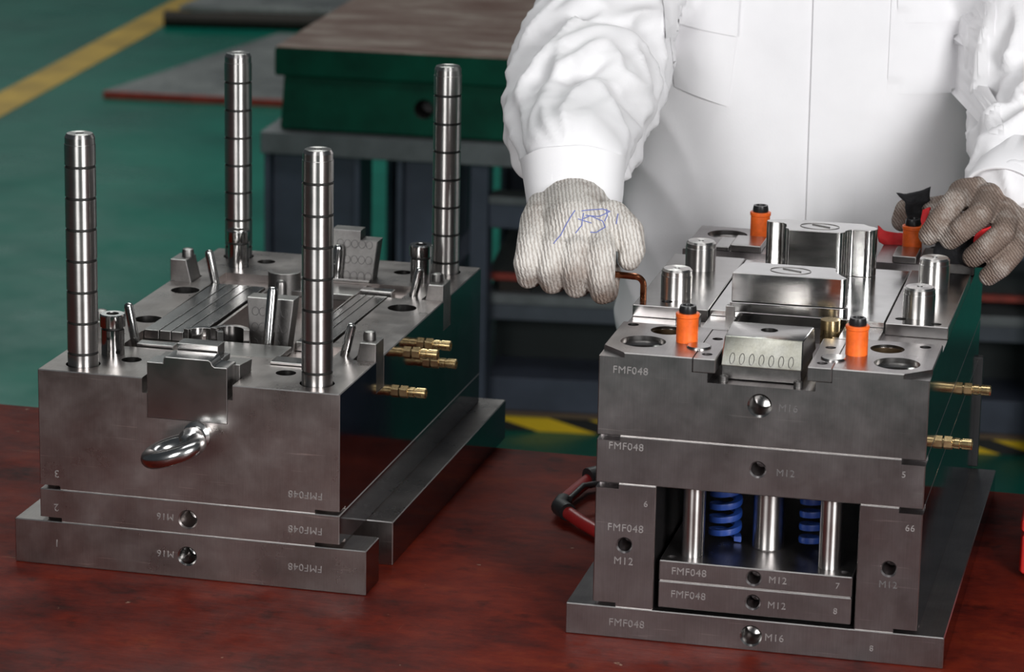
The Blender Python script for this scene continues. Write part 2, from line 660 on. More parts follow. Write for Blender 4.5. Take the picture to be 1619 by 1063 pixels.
add_hexa(bm, [(.16, .12, .16), (.20, .12, .16), (.20, .16, .16), (.16, .16, .16)],
         [(.36, .12, Z - .34), (.40, .12, Z - .34), (.40, .16, Z - .34), (.36, .16, Z - .34)])
finish('brace', bm, 'panel_blue_grey', st, bev=.002)

# low rack standing under the plate table
rk = empty('low_steel_rack', (-.02, 6.024, 0), R(-6.2))
tag(rk, 'low dark steel rack with hazard-striped base under the plate table', 'rack')
X0, X1 = -.03, 1.25
box('hazard_base', (X0, X1, 0, .05, 0, .030), 'hazard_stripes', rk, .001)
box('base_board', (X0, X1, -.004, .55, .030, .039), 'brown_board', rk, .001)
box('plinth', (X0, X1, .004, .54, .039, .105), 'panel_blue_grey', rk, .002)
box('gap_shade_panel', (X0, X1, .16, .17, .105, .22), 'gap_shade', rk, .001)  # dark sheet added to stand for the shade in the lower gap
box('beam', (X0, X1, .0, .06, .22, .252), 'frame_grey', rk, .002)
box('beam_cap', (X0, X1, -.004, .50, .252, .272), 'frame_light', rk, .002)
box('gap_shade_panel', (X0, X1, .16, .17, .272, .298), 'gap_shade', rk, .001)  # likewise painted shade, for the gap below the sheet
for x in (X0 + .02, X1 - .08):
    box('rack_post', (x, x + .06, .20, .26, .105, .298), 'frame_grey', rk, .001)
for x in (X0 + .02, X1 - .08):
    box('bearer', (x, x + .06, .02, .5, .272, .298), 'dark_timber', rk, .001)
sh = empty('steel_sheet', (-.02, 6.024, .298), R(-6.2))
tag(sh, 'grey steel sheet with red edge lying on the low rack', 'steel sheet', 'red-edged steel sheets')
box('sheet_face', (X0, X1, .012, .55, 0, .014), 'sheet_steel', sh, .001)
box('red_edge', (X0, X1, .0, .012, 0, .0138), 'sheet_red_edge', sh, .001)

# steel sheets lying on the floor, far left
s1 = empty('steel_sheet', (-1.216, 9.405, 0), R(-9.3))
tag(s1, 'grey steel sheet with red front edge lying flat on green floor', 'steel sheet', 'red-edged steel sheets')
bm = bmesh.new()
add_prism(bm, [(0, .012), (1.6, .012), (1.6, 1.16), (.25, 1.16)], .004, .022)
finish('sheet_face', bm, 'sheet_steel', s1, bev=.001)
box('red_edge', (0, 1.6, 0, .012, .0, .0215), 'sheet_red_edge', s1, .001)
s2 = empty('steel_sheet', (-1.18, 10.70, 0), R(-3))
tag(s2, 'rearmost grey steel sheet resting on a dark timber bearer', 'steel sheet')
bm = bmesh.new()
add_prism(bm, [(.05, .03), (1.7, .03), (1.7, 2.2), (.5, 2.2)], .055, .07)
finish('sheet_face', bm, 'sheet_steel', s2, bev=.001)
tb = empty('timber_bearer', (-1.18, 10.70, 0), R(-3))
tag(tb, 'dark timber bearer beneath the rearmost steel sheet', 'timber')
bm = bmesh.new()
add_tube(bm, [(0, .03, .027), (.4, .03, .027), (1.2, .03, .027), (1.7, .03, .027)], .027, 14)
finish('timber_pole', bm, 'dark_timber', tb)

# ------------------------------------------------------------------ MOULD HALF A (left)
A = empty('injection_mould_half', (-.4508, 2.9778, T), R(-13.497))
tag(A, 'left steel mould half with four tall grooved guide pins and a lifting eye', 'mould', 'steel mould halves on the red bench')
ZA = .1955
SP = 'steel_plate'

# clamp plate with a slot in the right flange
bm = bmesh.new()
add_prism(bm, [(-.0264, 0), (.3264, 0), (.3264, .045), (.279, .045), (.279, .093), (.3264, .093), (.3264, .548), (-.0264, .548)], 0, .0443)
cp = finish('clamp_plate', bm, SP, A, bev=.0009)
cut(cp, lambda b: front_cut(b, .1489, .0222, .0082, .03), ['steel_ground'])
p2 = box('runner_plate', (0, .3, 0, .532, .0443, .0767), SP, A, .0009)


def _c(b):
    front_cut(b, .1498, .0591, .0082, .03)
    add_box(b, -.01, .022, -.01, .02, .04, .0485)
    add_box(b, .276, .31, -.01, .02, .04, .0485)


cut(p2, _c)
p3 = box('cavity_plate', (0, .3, 0, .532, .0767, ZA), SP, A, .0009)


def _c(b):
    add_box(b, -.01, .021, -.01, .02, .07, .0808)
    add_box(b, .276, .31, -.01, .02, .07, .0808)
    add_box(b, .110, .190, -.01, .056, .157, .25)
    add_box(b, .105, .110, -.01, .058, .181, .25)
    add_box(b, .190, .195, -.01, .058, .181, .25)
    add_box(b, .045, .255, .104, .1645, .187, .25)
    add_box(b, .045, .255, .3725, .425, .187, .25)
    add_box(b, .112, .203, .160, .376, .170, .25)
    add_box(b, .276, .31, .122, .150, .1634, .25)
    add_box(b, .276, .31, .374, .404, .1634, .25)
    add_box(b, -.01, .026, .372, .404, .180, .25)
    add_box(b, -.01, .022, .122, .150, .180, .25)


cut(p3, _c)


def _c(b):
    for x, y in ((.0347, .030), (.2684, .031), (.268, .5012), (.034, .5012)):
        cyl_cut(b, (x, y), .0166, .17, .21)
    for x, y, r in ((.0354, .2106, .0145), (.030, .337, .0150), (.2665, .334, .0150)):
        cyl_cut(b, (x, y), r, .15, .21, cham=.0008)
    for x, y in ((.0732, .0584), (.2292, .0573), (.0707, .4858), (.2253, .4842)):
        cyl_cut(b, (x, y), .0098, .16, .21, cham=.0006)


cut(p3, _c, ['steel_ground'])

# guide pins: one lathe with six oil grooves
H = .4205 - .172
prof = [(0, 0), (.0148, 0)]
mts = [0]
nseg = 7
z = .172 + .0
zb = .1955 - .172
step = (H - zb - .004) / nseg
cur = zb + .008
gz = [zb + .0125 + k * (H - zb - .0125) / 7.02 for k in range(7)]
last = 0
for g in gz[:7]:
    prof += [(.0148, g - .0013), (.0138, g - .0011), (.0138, g + .0011), (.0148, g + .0013)]
    mts += [0, 1, 1, 1]
prof += [(.0148, H - .0105), (.0148, H - .010), (.0143, H - .0096), (.0143, H - .0091), (.0143, H - .0040), (.0143, H - .0036), (.0126, H - .0003), (.0122, H), (.0040, H), (.0034, H - .004), (0, H - .006)]
mts += [0, 0, 0, 0, 0, 0, 0, 0, 0, 1, 1]
pin0 = None
for x, y in ((.0347, .030), (.2684, .031), (.268, .5012), (.034, .5012)):
    if pin0 is None:
        pin0 = lathe('guide_pin', prof, ['steel_turned', 'groove_black'], A, (x, y, .172), seg=56, mats=mts)
    else:
        c = pin0.copy()
        link_obj(c, A)
        c.location = (x, y, .172)
# short shoulder bushings with a socket on top
bprof = [(0, 0), (.0112, 0), (.0112, .030), (.0104, .0305), (.0104, .0322), (.0122, .0326), (.0124, .0335), (.0124, .0440), (.0114, .0452), (.0062, .0452), (.0058, .0448), (.0058, .040), (0, .040)]
bm_ = [0, 0, 0, 1, 1, 0, 0, 0, 0, 0, 1, 1]
b0 = None
for x, y in ((.0490, .0727), (.0486, .4568), (.2541, .4515), (.2530, .0740)):
    if b0 is None:
        b0 = lathe('guide_bush', bprof, ['steel_polished', 'groove_black'], A, (x, y, .191), seg=48, mats=bm_)
    else:
        c = b0.copy(); link_obj(c, A); c.location = (x, y, .191)


def pin_between(name, p, q, r, mat, parent, tip=.35):
    p, q = Vector(p), Vector(q)
    L = (q - p).length
    Mx = (q - p).to_track_quat('Z', 'Y').to_matrix().to_4x4()
    Mx.translation = p
    bm = bmesh.new()
    pr = [(0, 0), (r, 0), (r, L - r * .9), (r * .86, L - r * .35), (r * .5, L - r * .08), (0, L)]
    add_lathe(bm, pr, seg=28, M=Mx)
    return finish(name, bm, mat, parent)


# angle pins at the four sides
for p, q in (((.0535, .1300, .180), (.0440, .1285, .2330)), ((.0520, .3790, .180), (.0420, .3770, .2310)),
             ((.2605, .1360, .180), (.2720, .1340, .2290)), ((.2600, .3880, .180), (.2715, .3860, .2270))):
    pin_between('angle_pin', p, q, .0046, 'steel_polished', A)
pin_between('angle_pin', (.1735, .170, .168), (.1765, .182, .2470), .0056, 'steel_polished', A)
pin_between('angle_pin', (.1655, .432, .180), (.1690, .432, .2340), .0056, 'steel_polished', A)
pin_between('ejector_stub', (.1330, .3420, .170), (.1335, .3420, .2135), .0062, 'steel_dull', A)


# wedge blocks at the sides
def wedge(x0, x1, y0, y1, z0, z1, inward, mat='steel_dull'):
    bm = bmesh.new()
    s = .009
    if inward > 0:
        add_hexa(bm, [(x0, y0, z0), (x1 + s, y0, z0), (x1 + s, y1, z0), (x0, y1, z0)], [(x0, y0, z1), (x1, y0, z1), (x1, y1, z1), (x0, y1, z1)])
    else:
        add_hexa(bm, [(x0 - s, y0, z0), (x1, y0, z0), (x1, y1, z0), (x0 - s, y1, z0)], [(x0, y0, z1), (x1, y0, z1), (x1, y1, z1), (x0, y1, z1)])
    w = finish('wedge_block', bm, mat, A, bev=.0008)
    return w


for (b, inw, ss) in (((.0008, .0185, .3725, .4035, .180, .2190), 1, (.014, .392)), ((.0008, .0170, .1225, .1495, .180, .2130), 1, (.012, .139)),
                     ((.2830, .2996, .1225, .1495, .1634, .2130), -1, (.288, .140)), ((.2830, .2996, .3745, .4035, .1634, .2120), -1, (.288, .394))):
    w = wedge(*b, inw)
    zt = b[5]
    lathe('bolt_head', [(0, -.002), (.0062, -.002), (.0064, .004), (.0056, .0075), (.003, .0085), (0, .0085)], 'steel_dull', w, (ss[0], ss[1], zt), seg=20)

# front insert, T-shaped, standing in the notch
bm = bmesh.new()
prof_xz = [(.1102, .1572), (.1898, .1572), (.1898, .2117), (.1775, .2117), (.1752, .2133), (.1738, .2165), (.1712, .2180), (.1285, .2180), (.1268, .2165), (.1264, .2117), (.1102, .2117)]
a = [bm.verts.new((x, -.0006, z)) for x, z in prof_xz]
b = [bm.verts.new((x, .026, z)) for x, z in prof_xz]
bm.faces.new(a)
bm.faces.new(b[::-1])
for i in range(len(a)):
    j = (i + 1) % len(a)
    bm.faces.new([a[i], b[i], b[j], a[j]])
ins = finish('cavity_insert', bm, 'steel_ground', A, bev=.0006)
bm = bmesh.new()
add_box(bm, .124, .176, .0262, .050, .170, .2130)
add_box(bm, .1295, .1705, .0300, .0495, .2130, .2240)
finish('insert_step', bm, 'steel_ground', ins, bev=.0006)
for x0, x1 in ((.1102, .124), (.176, .1935)):
    bm = bmesh.new()
    add_hexa(bm, [(x0, .0262, .170), (x1, .0262, .170), (x1, .052, .170), (x0, .052, .170)],
             [(x0, .0262, .2085), (x1, .0262, .2085), (x1 + (.004 if x0 > .15 else 0), .052, .2085), (x0, .052, .2085)])
    finish('insert_wing', bm, 'steel_dull', ins, bev=.0006)

# long bars of the runner deck, each its own piece
for x0, x1 in ((.0465, .0620), (.0630, .0745), (.0755, .0875), (.0885, .1040), (.2050, .2135), (.2145, .2225), (.2235, .2370)):
    bm = bmesh.new()
    add_hexa(bm, [(x0, .1665, .1875), (x1, .1665, .1875), (x1 + .003, .3710, .1875), (x0 + .003, .3710, .1875)],
             [(x0, .1665, .1968), (x1, .1665, .1968), (x1 + .003, .3710, .1968), (x0 + .003, .3710, .1968)])
    finish('runner_bar', bm, 'steel_ground', A, bev=.0005)
cut(p3, lambda b: (add_box(b, .046, .109, .1645, .3725, .1868, .25), add_box(b, .2045, .2405, .1645, .3725, .1868, .25)))


# curved pocket walls (half bowls) and slide heads with engraved rings
def bowl(name, cx, cy, r, z0, z1, a0, a1, mat, th=.006):
    bm = bmesh.new()
    n = 22
    ring = []
    for i in range(n + 1):
        t = R(a0 + (a1 - a0) * i / n)
        c_, s_ = cos(t), sin(t)
        ring.append([bm.verts.new((cx + rr * c_, cy + rr * s_, zz)) for rr, zz in ((r, z0), (r, z1), (r + th, z1), (r + th, z0))])
    for i in range(n):
        for k in range(4):
            bm.faces.new([ring[i][k], ring[i][(k + 1) % 4], ring[i + 1][(k + 1) % 4], ring[i + 1][k]])
    bm.faces.new(ring[0]); bm.faces.new(ring[-1][::-1])
    return finish(name, bm, mat, A, bev=.0003)


bowl('pocket_wall', .112, .150, .016, .188, .2035, 20, 160, 'steel_polished')
bowl('pocket_wall', .138, .160, .014, .175, .2055, 10, 175, 'steel_ground')
bowl('pocket_wall', .122, .392, .013, .185, .2110, 185, 355, 'steel_dull', .005)
box('slide_guide', (.112, .203, .105, .159, .1872, .1935), 'steel_dull', A)
box('slide_guide', (.112, .203, .378, .424, .1872, .1935), 'steel_dull', A)
box('clamp_strip', (.060, .098, .108, .122, .1872, .1985), 'steel_ground', A)
box('clamp_strip', (.205, .245, .082, .1035, .1957, .1985), 'steel_ground', A)
box('clamp_strip', (.208, .243, .378, .392, .1872, .2000), 'steel_ground', A)


def slide_head(cx, cy, w0, w1, dep, z0, z1, lean, step):
    bm = bmesh.new()
    add_hexa(bm, [(cx - w0, cy, z0), (cx + w0, cy, z0), (cx + w0, cy + dep, z0), (cx - w0, cy + dep, z0)],
             [(cx - w1, cy + lean, z1), (cx + w1, cy + lean, z1), (cx + w1, cy + dep + lean, z1), (cx - w1, cy + dep + lean, z1)])
    s = finish('slide_head', bm, 'steel_dull', A, bev=.0008)
    if step:
        cut(s, lambda b: add_box(b, cx + .006, cx + .06, cy - .05, cy + .08, z1 - .010, z1 + .02))
    k = lean / (z1 - z0)
    for i in range(5):
        for j in range(3):
            x = cx - w0 * .8 + i * w0 * .4
            zz = z0 + (z1 - z0) * (.2 + .28 * j)
            if step and x > cx + .004 and zz > z1 - .013:
                continue
            yy = cy + k * (zz - z0) - .0001
            bm = bmesh.new()
            add_tube(bm, [(x + .0036 * cos(2 * pi * t / 14), yy + k * .0042 * sin(2 * pi * t / 14), zz + .0042 * sin(2 * pi * t / 14)) for t in range(14)], .00035, 6, True)
            finish('ring_mark', bm, 'stamp_dark', s)
    return s


slide_head(.1650, .2020, .0190, .0245, .020, .171, .2275, .006, False)
slide_head(.1840, .4360, .0200, .0265, .020, .188, .2480, .006, True)
box('slide_seat', (.1630, .2050, .4250, .4345, .1957, .1985), 'steel_ground', A)

# brass water couplings on the right side


def coupling(parent, x, y, z):
    prof = [(0, 0), (.0046, 0), (.0046, .010), (.0052, .0104), (.0052, .0150), (.0044, .0154), (.0044, .0172), (.0053, .0176), (.0053, .0262), (.0046, .0270), (.0028, .0270), (.0026, .022), (0, .022)]
    o = lathe('brass_coupling', prof, 'brass', parent, (x, y, z), (0, R(90), 0), 28)
    bm = bmesh.new()
    add_prism(bm, [(.0066 * cos(pi / 3 * k), .0066 * sin(pi / 3 * k)) for k in range(6)], .0005, .0085)
    finish('hex_nut', bm, 'brass', o, bev=.0005)
    return o


for y, z in ((.2093, .1426), (.2537, .171), (.304, .1675), (.3281, .1421)):
    coupling(A, .3, y, z)

# lifting eye screwed into the front face
eb = lathe('lifting_eye', [(0, 0), (.0135, 0), (.0140, .002), (.0135, .004), (.0105, .006), (.0108, .010), (.0122, .016), (.0118, .022), (.0085, .027), (0, .029)], 'steel_chrome', A, (.1600, -.0002, .1440), (R(90), 0, 0), 32)
bm = bmesh.new()
ring = []
for k in range(48):
    t = 2 * pi * k / 48
    # stadium-like eye lying nearly flat, dropping to the left
    ring.append((.0245 * cos(t), .0165 * sin(t) + .0, 0))
Mx = Matrix.Translation((.1480, -.0340, .1365)) @ Matrix.Rotation(R(-19), 4, 'Y') @ Matrix.Rotation(R(6), 4, 'X')
radii = [.0084 + .0014 * max(0, sin(2 * pi * k / 48)) for k in range(48)]
add_tube(bm, [Mx @ Vector(p) for p in ring], .0078, 18, True, radii=radii)
eo = finish('eye_ring', bm, 'steel_chrome', eb)
eo.parent = eb
eo.matrix_parent_inverse = (Matrix.Translation(eb.location) @ Matrix.Rotation(R(90), 4, 'X')).inverted()

# stamped writing, upside down on this half
for zz in (.0945, .0600, .0225):
    stamp('FMF048', .2665, zz, .0100, A, flip=True)
stamp('M16', .1270, .0600, .0095, A, flip=True)
stamp('M16', .1270, .0230, .0095, A, flip=True)
stamp('3', .0175, .0930, .0105, A, flip=True)
stamp('2', .0165, .0590, .0105, A, flip=True)
stamp('1', .0165, .0230, .0105, A, flip=True)

# ------------------------------------------------------------------ MOULD HALF B (right)
B = empty('injection_mould_half', (.0781, 2.8051, T), R(-12.838))
tag(B, 'right steel mould half with open ejector gap, blue springs and orange latch locks', 'mould', 'steel mould halves on the red bench')
WB = .2958
SQ = 'steel_plate_right'
bp = box('base_plate', (-.0248, WB + .0248, 0, .532, 0, .0296), SQ, B, .0009)
cut(bp, lambda b: front_cut(b, .1467, .0142, .0086, .03), ['steel_ground'])


def riser(x0, x1, hx, nx0, nx1):
    r = box('riser_block', (x0, x1, 0, .532, .0296, .1473), SQ, B, .0009)

    def f(b):
        front_cut(b, hx, .0895, .0062, .03)
        add_box(b, nx0, nx1, -.01, .02, .1425, .16)
        add_box(b, nx0, nx1, -.01, .02, .02, .0338)
    cut(r, f)


riser(0, .0557, .0280, -.01, .0215)
riser(.2395, WB, .2680, .2745, .31)
sp = box('support_plate', (0, WB, 0, .532, .1473, .1922), SQ, B, .0009)


def _c(b):
    front_cut(b, .1471, .1715, .0064, .03)
    add_box(b, -.01, .0215, -.01, .02, .1875, .20)
    add_box(b, .2745, .31, -.01, .02, .1875, .20)


cut(sp, _c)
for nm, z0, z1, hz in (('ejector_base_plate', .0335, .0588, .0464), ('ejector_retainer_plate', .0591, .0785, .0692)):
    e = box(nm, (.0605, .2360, 0, .528, z0, z1), SQ, B, .0009)

    def _c(b, hz=hz, z1=z1):
        front_cut(b, .1472, hz, .0060, .025)
        if z1 > .07:
            cyl_cut(b, (.0700, .012), .0045, .07, .09)
            cyl_cut(b, (.2270, .012), .0045, .07, .09)
    cut(e, _c)
cp_ = box('core_plate', (0, WB, 0, .532, .1922, .270), SQ, B, .0009)


def _c(b):
    # slot for the slider, front and back, wider where the gibs sit
    add_box(b, .0987, .1955, -.01, .165, .2482, .30)
    add_box(b, .0845, .2100, -.01, .105, .2568, .30)
    add_box(b, .0987, .1955, .368, .55, .2482, .30)
    # stepped middle band
    add_box(b, -.01, .31, .110, .421, .2635, .30)
    # corner pry slots
    for x, y, s in ((0, 0, 1), (WB, 0, -1)):
        Mx = Matrix.Translation((x, y, 0)) @ Matrix.Rotation(R(-45 * s), 4, 'Z')
        vs = add_box(b, -.05, .05, -.05, .0165, .2655, .30)
        for v in vs:
            v.co = Mx @ v.co


cut(cp_, _c)


def _c(b):
    for x, y in ((.0318, .0438), (.2628, .0340), (.0335, .4976), (.2620, .4950)):
        add_lathe(b, [(0, .205), (.0155, .205), (.0155, .2625), (.0205, .2650), (.0215, .30), (0, .30)], (x, y, 0), 44)
    for x, y in ((.0458, .0888), (.2485, .0825)):
        cyl_cut(b, (x, y), .0155, .215, .29, cham=.0006)
    cyl_cut(b, (.0115, .1010), .0052, .24, .29)
    cyl_cut(b, (.2811, .0985), .0052, .24, .29)
    front_cut(b, .1465, .2308, .0092, .03, .0018)


cut(cp_, _c, ['steel_ground'])
for x, y in ((.0458, .0888), (.2485, .0825)):
    lathe('bronze_liner', [(.0145, .216), (.0154, .216), (.0154, .2672), (.0145, .2672), (.0145, .216)], 'hole_brown', B, (x, y, 0), seg=36)
# middle band: wear plates and centre insert
for x0, x1 in ((.0, .0716), (.2375, WB)):
    w = box('wear_plate', (x0, x1, .156, .375, .2635, .2750), 'steel_ground', B, .0007)
    hx = (x0 + .025) if x0 < .1 else (x0 + .006)
    cut(w, lambda b: (cyl_cut(b, (x0 + (.029 if x0 < .1 else .012), .1765), .0052, .264, .29), cyl_cut(b, (x0 + (.052 if x0 < .1 else .046), .166), .0050, .264, .29)))
box('core_insert_base', (.0730, .2362, .160, .3715, .2635, .2746), 'steel_polished', B, .0006)
for x0, x1 in ((.0730, .0980), (.2000, .2362)):
    box('wear_strip', (x0, x1, .1125, .1585, .2635, .2690), 'steel_ground', B, .0006)
box('locating_block', (.0490, .0710, .1115, .1230, .2635, .2800), 'steel_ground', B, .0008)
# blocks on the rear edge of the band
for x0, x1, y0, zt in ((.0330, .0475, .4215, .2745), (.0490, .0800, .4215, .2775), (.2130, .2370, .4215, .2775), (.2400, .2600, .4290, .2760)):
    box('rear_gib', (x0, x1, y0, y0 + .045, .2702, zt), 'steel_ground', B, .0008)
box('rear_gib', (.268, .2955, .415, .450, .2640, .2800), 'steel_dull', B, .0008)
# front gibs
for x0, x1 in ((.0850, .1055), (.1875, .2095)):
    g = box('slide_gib', (x0, x1, -.0004, .104, .2570, .2700), SQ, B, .0008)
    xc = (x0 + x1) / 2

    def _c(b, xc=xc):
        cyl_cut(b, (xc, .016), .0048, .262, .28)
        cyl_cut(b, (xc, .072), .0048, .262, .28)
    cut(g, _c)
# flush steel discs between gibs and latch locks
for x, y in ((.0837, .0388), (.2060, .0340)):
    lathe('lock_disc', [(0, -.002), (.0112, -.002), (.0112, .0008), (.0104, .0016), (0, .0016)], 'steel_ground', B, (x, y, .2702), seg=36)

# slider with wire-cut sloping face
bm = bmesh.new()
add_hexa(bm, [(.1085, .010, .2625), (.1815, .010, .2625), (.1830, .090, .2625), (.1065, .090, .2625)],
         [(.1085, .029, .2850), (.1790, .029, .2850), (.1815, .083, .2850), (.1065, .083, .2850)])
sl = finish('slider', bm, ['steel_ground', 'steel_wirecut_lit'], B, bev=.0009)
for pgn in sl.data.polygons:
    if pgn.normal.y < -.5:
        pgn.material_index = 1
cut(sl, lambda b: cyl_cut(b, (.1440, .0600), .0078, .27, .295, cham=.0016))
bm = bmesh.new()
add_box(bm, .1090, .1800, .016, .092, .2490, .2624)
finish('slider_foot', bm, 'steel_dull', sl, bev=.0006)
for x in (.1120, .1790):
    lathe('socket_screw', [(0, 0), (.0042, 0), (.0042, .0050), (.0036, .0056), (.0022, .0056), (.0020, .003), (0, .003)], 'steel_dull', B, (x, .0075, .2484), seg=20)
for i in range(7):
    x = .118 + i * .0088
    bm = bmesh.new()
    zc, k = .2685, (.029 - .010) / (.2850 - .2625)
    yc = .010 + k * (zc - .2625) - .0003
    add_tube(bm, [(x + .0022 * cos(2 * pi * t / 14), yc + k * .0042 * sin(2 * pi * t / 14), zc + .0042 * sin(2 * pi * t / 14)) for t in range(14)], .0003, 6, True)
    finish('ring_mark', bm, 'steel_dull', sl)
lathe('brass_post', [(0, 0), (.0090, 0), (.0090, .0318), (0, .0318)], 'brass', B, (.1895, .1340, .2485), seg=36)

# core blocks
def prism_obj(name, pts, z0, z1, mat, parent, bev=.0006):
    bm = bmesh.new()
    add_prism(bm, pts, z0, z1)
    return finish(name, bm, mat, parent, True, 32, bev)


def arc(cx, cy, r, a0, a1, n=8):
    return [(cx + r * cos(R(a0 + (a1 - a0) * i / n)), cy + r * sin(R(a0 + (a1 - a0) * i / n))) for i in range(n + 1)]


c1pts = [(.0925, .1610), (.1935, .1640)] + arc(.1950, .1690, .004, -70, 40, 5) + [(.1920, .1800), (.1850, .1960)] + arc(.1790, .2020, .006, 0, 90, 5) + [(.1040, .2085), (.0960, .2000)]
prism_obj('core_block', c1pts, .2840, .3115, 'steel_polished', B)
c1low = [(.0915, .1590), (.1930, .1620)] + arc(.1950, .1690, .006, -80, 40, 5) + [(.1930, .1810), (.1860, .2030), (.1030, .2095), (.0945, .2000)]
lo = prism_obj('core_step', c1low, .2746, .2838, 'steel_polished', B)
prism_obj('core_step', [(.0880, .1580), (.0965, .1580), (.0965, .1660), (.0880, .1660)], .2640, .2800, 'steel_dull', B)
c2pts = ([(.1230, .3120), (.1690, .3140)] + arc(.1700, .3210, .0072, -80, 20, 6) + arc(.1850, .3250, .0070, 160, 95, 4)
         + arc(.1955, .3420, .0105, -95, 80, 9) + [(.1900, .3600), (.1150, .3600)] + arc(.1010, .3480, .0050, 90, 260, 7)
         + arc(.1080, .3330, .0100, 130, 30, 4)[1:] + arc(.1230, .3230, .0050, 150, 250, 4))
prism_obj('core_block', c2pts, .2747, .3215, 'steel_polished', B, .0005)
# engraved circle with bar on each core top
for cx, cy, zt in ((.1440, .1840, .3117), (.1500, .3360, .3217)):
    bm = bmesh.new()
    add_tube(bm, [(cx + .0190 * cos(2 * pi * t / 36), cy + .0130 * sin(2 * pi * t / 36), zt) for t in range(36)], .0004, 6, True)
    finish('engraved_ring', bm, 'stamp_light', B)
    bm = bmesh.new()
    add_tube(bm, [(cx - .008, cy + .006, zt), (cx + .010, cy - .003, zt)], .0009, 6)
    finish('engraved_bar', bm, 'stamp_light', B)

# four stub guide posts
for x, y in ((.0341, .1975), (.0360, .3185), (.2642, .1930), (.2654, .3170)):
    lathe('stub_post', [(0, 0), (.0150, 0), (.0150, .0215), (.0145, .0225), (.0145, .0262), (.0128, .0282), (.0028, .0282), (.0020, .0270), (0, .0265)], 'steel_turned', B, (x, y, .2750), seg=48)


# orange nylon latch locks with black cap screws
def latch(x, y):
    o = lathe('latch_lock', [(0, -.004), (.0100, -.004), (.0100, .0225), (.0108, .0235), (.0108, .0262), (.0100, .0268), (0, .0268)], 'orange_nylon', B, (x, y, .2702), seg=36)
    bm = bmesh.new()
    add_lathe(bm, [(0, .0268), (.0078, .0268), (.0082, .0290), (.0074, .0335), (.0050, .0338), (.0045, .0300), (0, .0300)], seg=28)
    finish('cap_screw', bm, 'black_screw', o)


for x, y in ((.0698, .0555), (.2237, .0565), (.0674, .4960), (.2264, .4800)):
    latch(x, y)

# ejector gap: return pins, support pillar, blue springs
for x, y in ((.0870, .0240), (.2119, .0250), (.0870, .5060), (.2119, .5060)):
    lathe('return_pin', [(0, 0), (.0102, 0), (.0102, .0688), (0, .0688)], 'steel_turned', B, (x, y, .0785), seg=36)
for y in (.0640, .4700):
    lathe('support_pillar', [(0, 0), (.0135, 0), (.0145, .0015), (.0145, .0688), (0, .0688)], 'steel_turned', B, (.1498, y, .0785), seg=40)
s0 = None
for x, y in ((.1090, .0690), (.1925, .0690), (.1090, .4600), (.1925, .4600)):
    if s0 is None:
        bm = bmesh.new()
        n = 26 * 5
        prev = None
        for i in range(n + 1):
            t = 2 * pi * i / 26
            zz = .0035 + (.0688 - .007) * i / n
            rg = [bm.verts.new((rr * cos(t), rr * sin(t), zz + dz)) for rr, dz in ((.0085, -.0022), (.0150, -.0028), (.0155, 0), (.0150, .0028), (.0085, .0022))]
            if prev:
                for k in range(5):
                    bm.faces.new([prev[k], prev[(k + 1) % 5], rg[(k + 1) % 5], rg[k]])
            if prev is None:
                bm.faces.new(rg)
            prev = rg
        bm.faces.new(prev[::-1])
        s0 = finish('die_spring', bm, 'spring_blue', B)
        s0.location = (x, y, .0785)
    else:
        c = s0.copy(); link_obj(c, B); c.location = (x, y, .0785)

# couplings on the right side, rear strap
coupling(B, WB, .3639, .1611)
coupling(B, WB, .1675, .1619)
bm = bmesh.new()
add_box(bm, .285, .3010, .5335, .5415, .031, .150)
finish('rear_strap', bm, 'rubber_black', B, bev=.001)

# stamped writing
stamp('FMF048', .0290, .2535, .0095, B)
stamp('FMF048', .0270, .1825, .0095, B)
stamp('M16', .1720, .2300, .0095, B, 'stamp_dark')
stamp('M12', .1720, .1700, .0090, B, 'stamp_dark')
stamp('FMF048', .0285, .1055, .0098, B)
stamp('M12', .0275, .0740, .0098, B)
stamp('6', .0465, .1300, .0080, B)
stamp('66', .2850, .1290, .0085, B)
stamp('M12', .2680, .0745, .0090, B, 'stamp_dark')
stamp('FMF048', .0880, .0690, .0095, B)
stamp('M12', .1690, .0690, .0090, B)
stamp('7', .2230, .0690, .0080, B)
stamp('FMF048', .0880, .0470, .0095, B)
stamp('M12', .1690, .0450, .0090, B)
stamp('8', .2220, .0450, .0080, B)
stamp('FMF048', .0320, .0145, .0098, B)
stamp('M16', .1680, .0140, .0095, B)
stamp('8', .2560, .0130, .0075, B)
stamp('5', .2770, .1780, .0080, B)


def b_world(x, y, z):
    return B.matrix_basis @ Vector((x, y, z)) if False else Vector((.0781 + cos(R(-12.838)) * x - sin(R(-12.838)) * y, 2.8051 + sin(R(-12.838)) * x + cos(R(-12.838)) * y, T + z))


# the right-hand sides of the stacked plates are finely ground, with a dark reflection put into their colour
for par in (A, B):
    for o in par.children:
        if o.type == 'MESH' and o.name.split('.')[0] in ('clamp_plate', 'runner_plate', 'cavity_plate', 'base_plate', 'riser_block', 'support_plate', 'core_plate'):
            o.data.materials.append(MAT['steel_side_shaded'])
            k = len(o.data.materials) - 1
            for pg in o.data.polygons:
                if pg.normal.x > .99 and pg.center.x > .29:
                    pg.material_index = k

# ------------------------------------------------------------------ small things on the bench
# red hose lead with black plugs beside the right mould
hz = empty('hose_lead', (.070, 3.20, T))
tag(hz, 'dark red hose lead with black fittings lying left of the right mould', 'hose')


def tube_part(name, pts, r, mat, parent, seg=14, closed=False):
    bm = bmesh.new()
    add_tube(bm, pts, r, seg, closed)
    return finish(name, bm, mat, parent, ang=60)


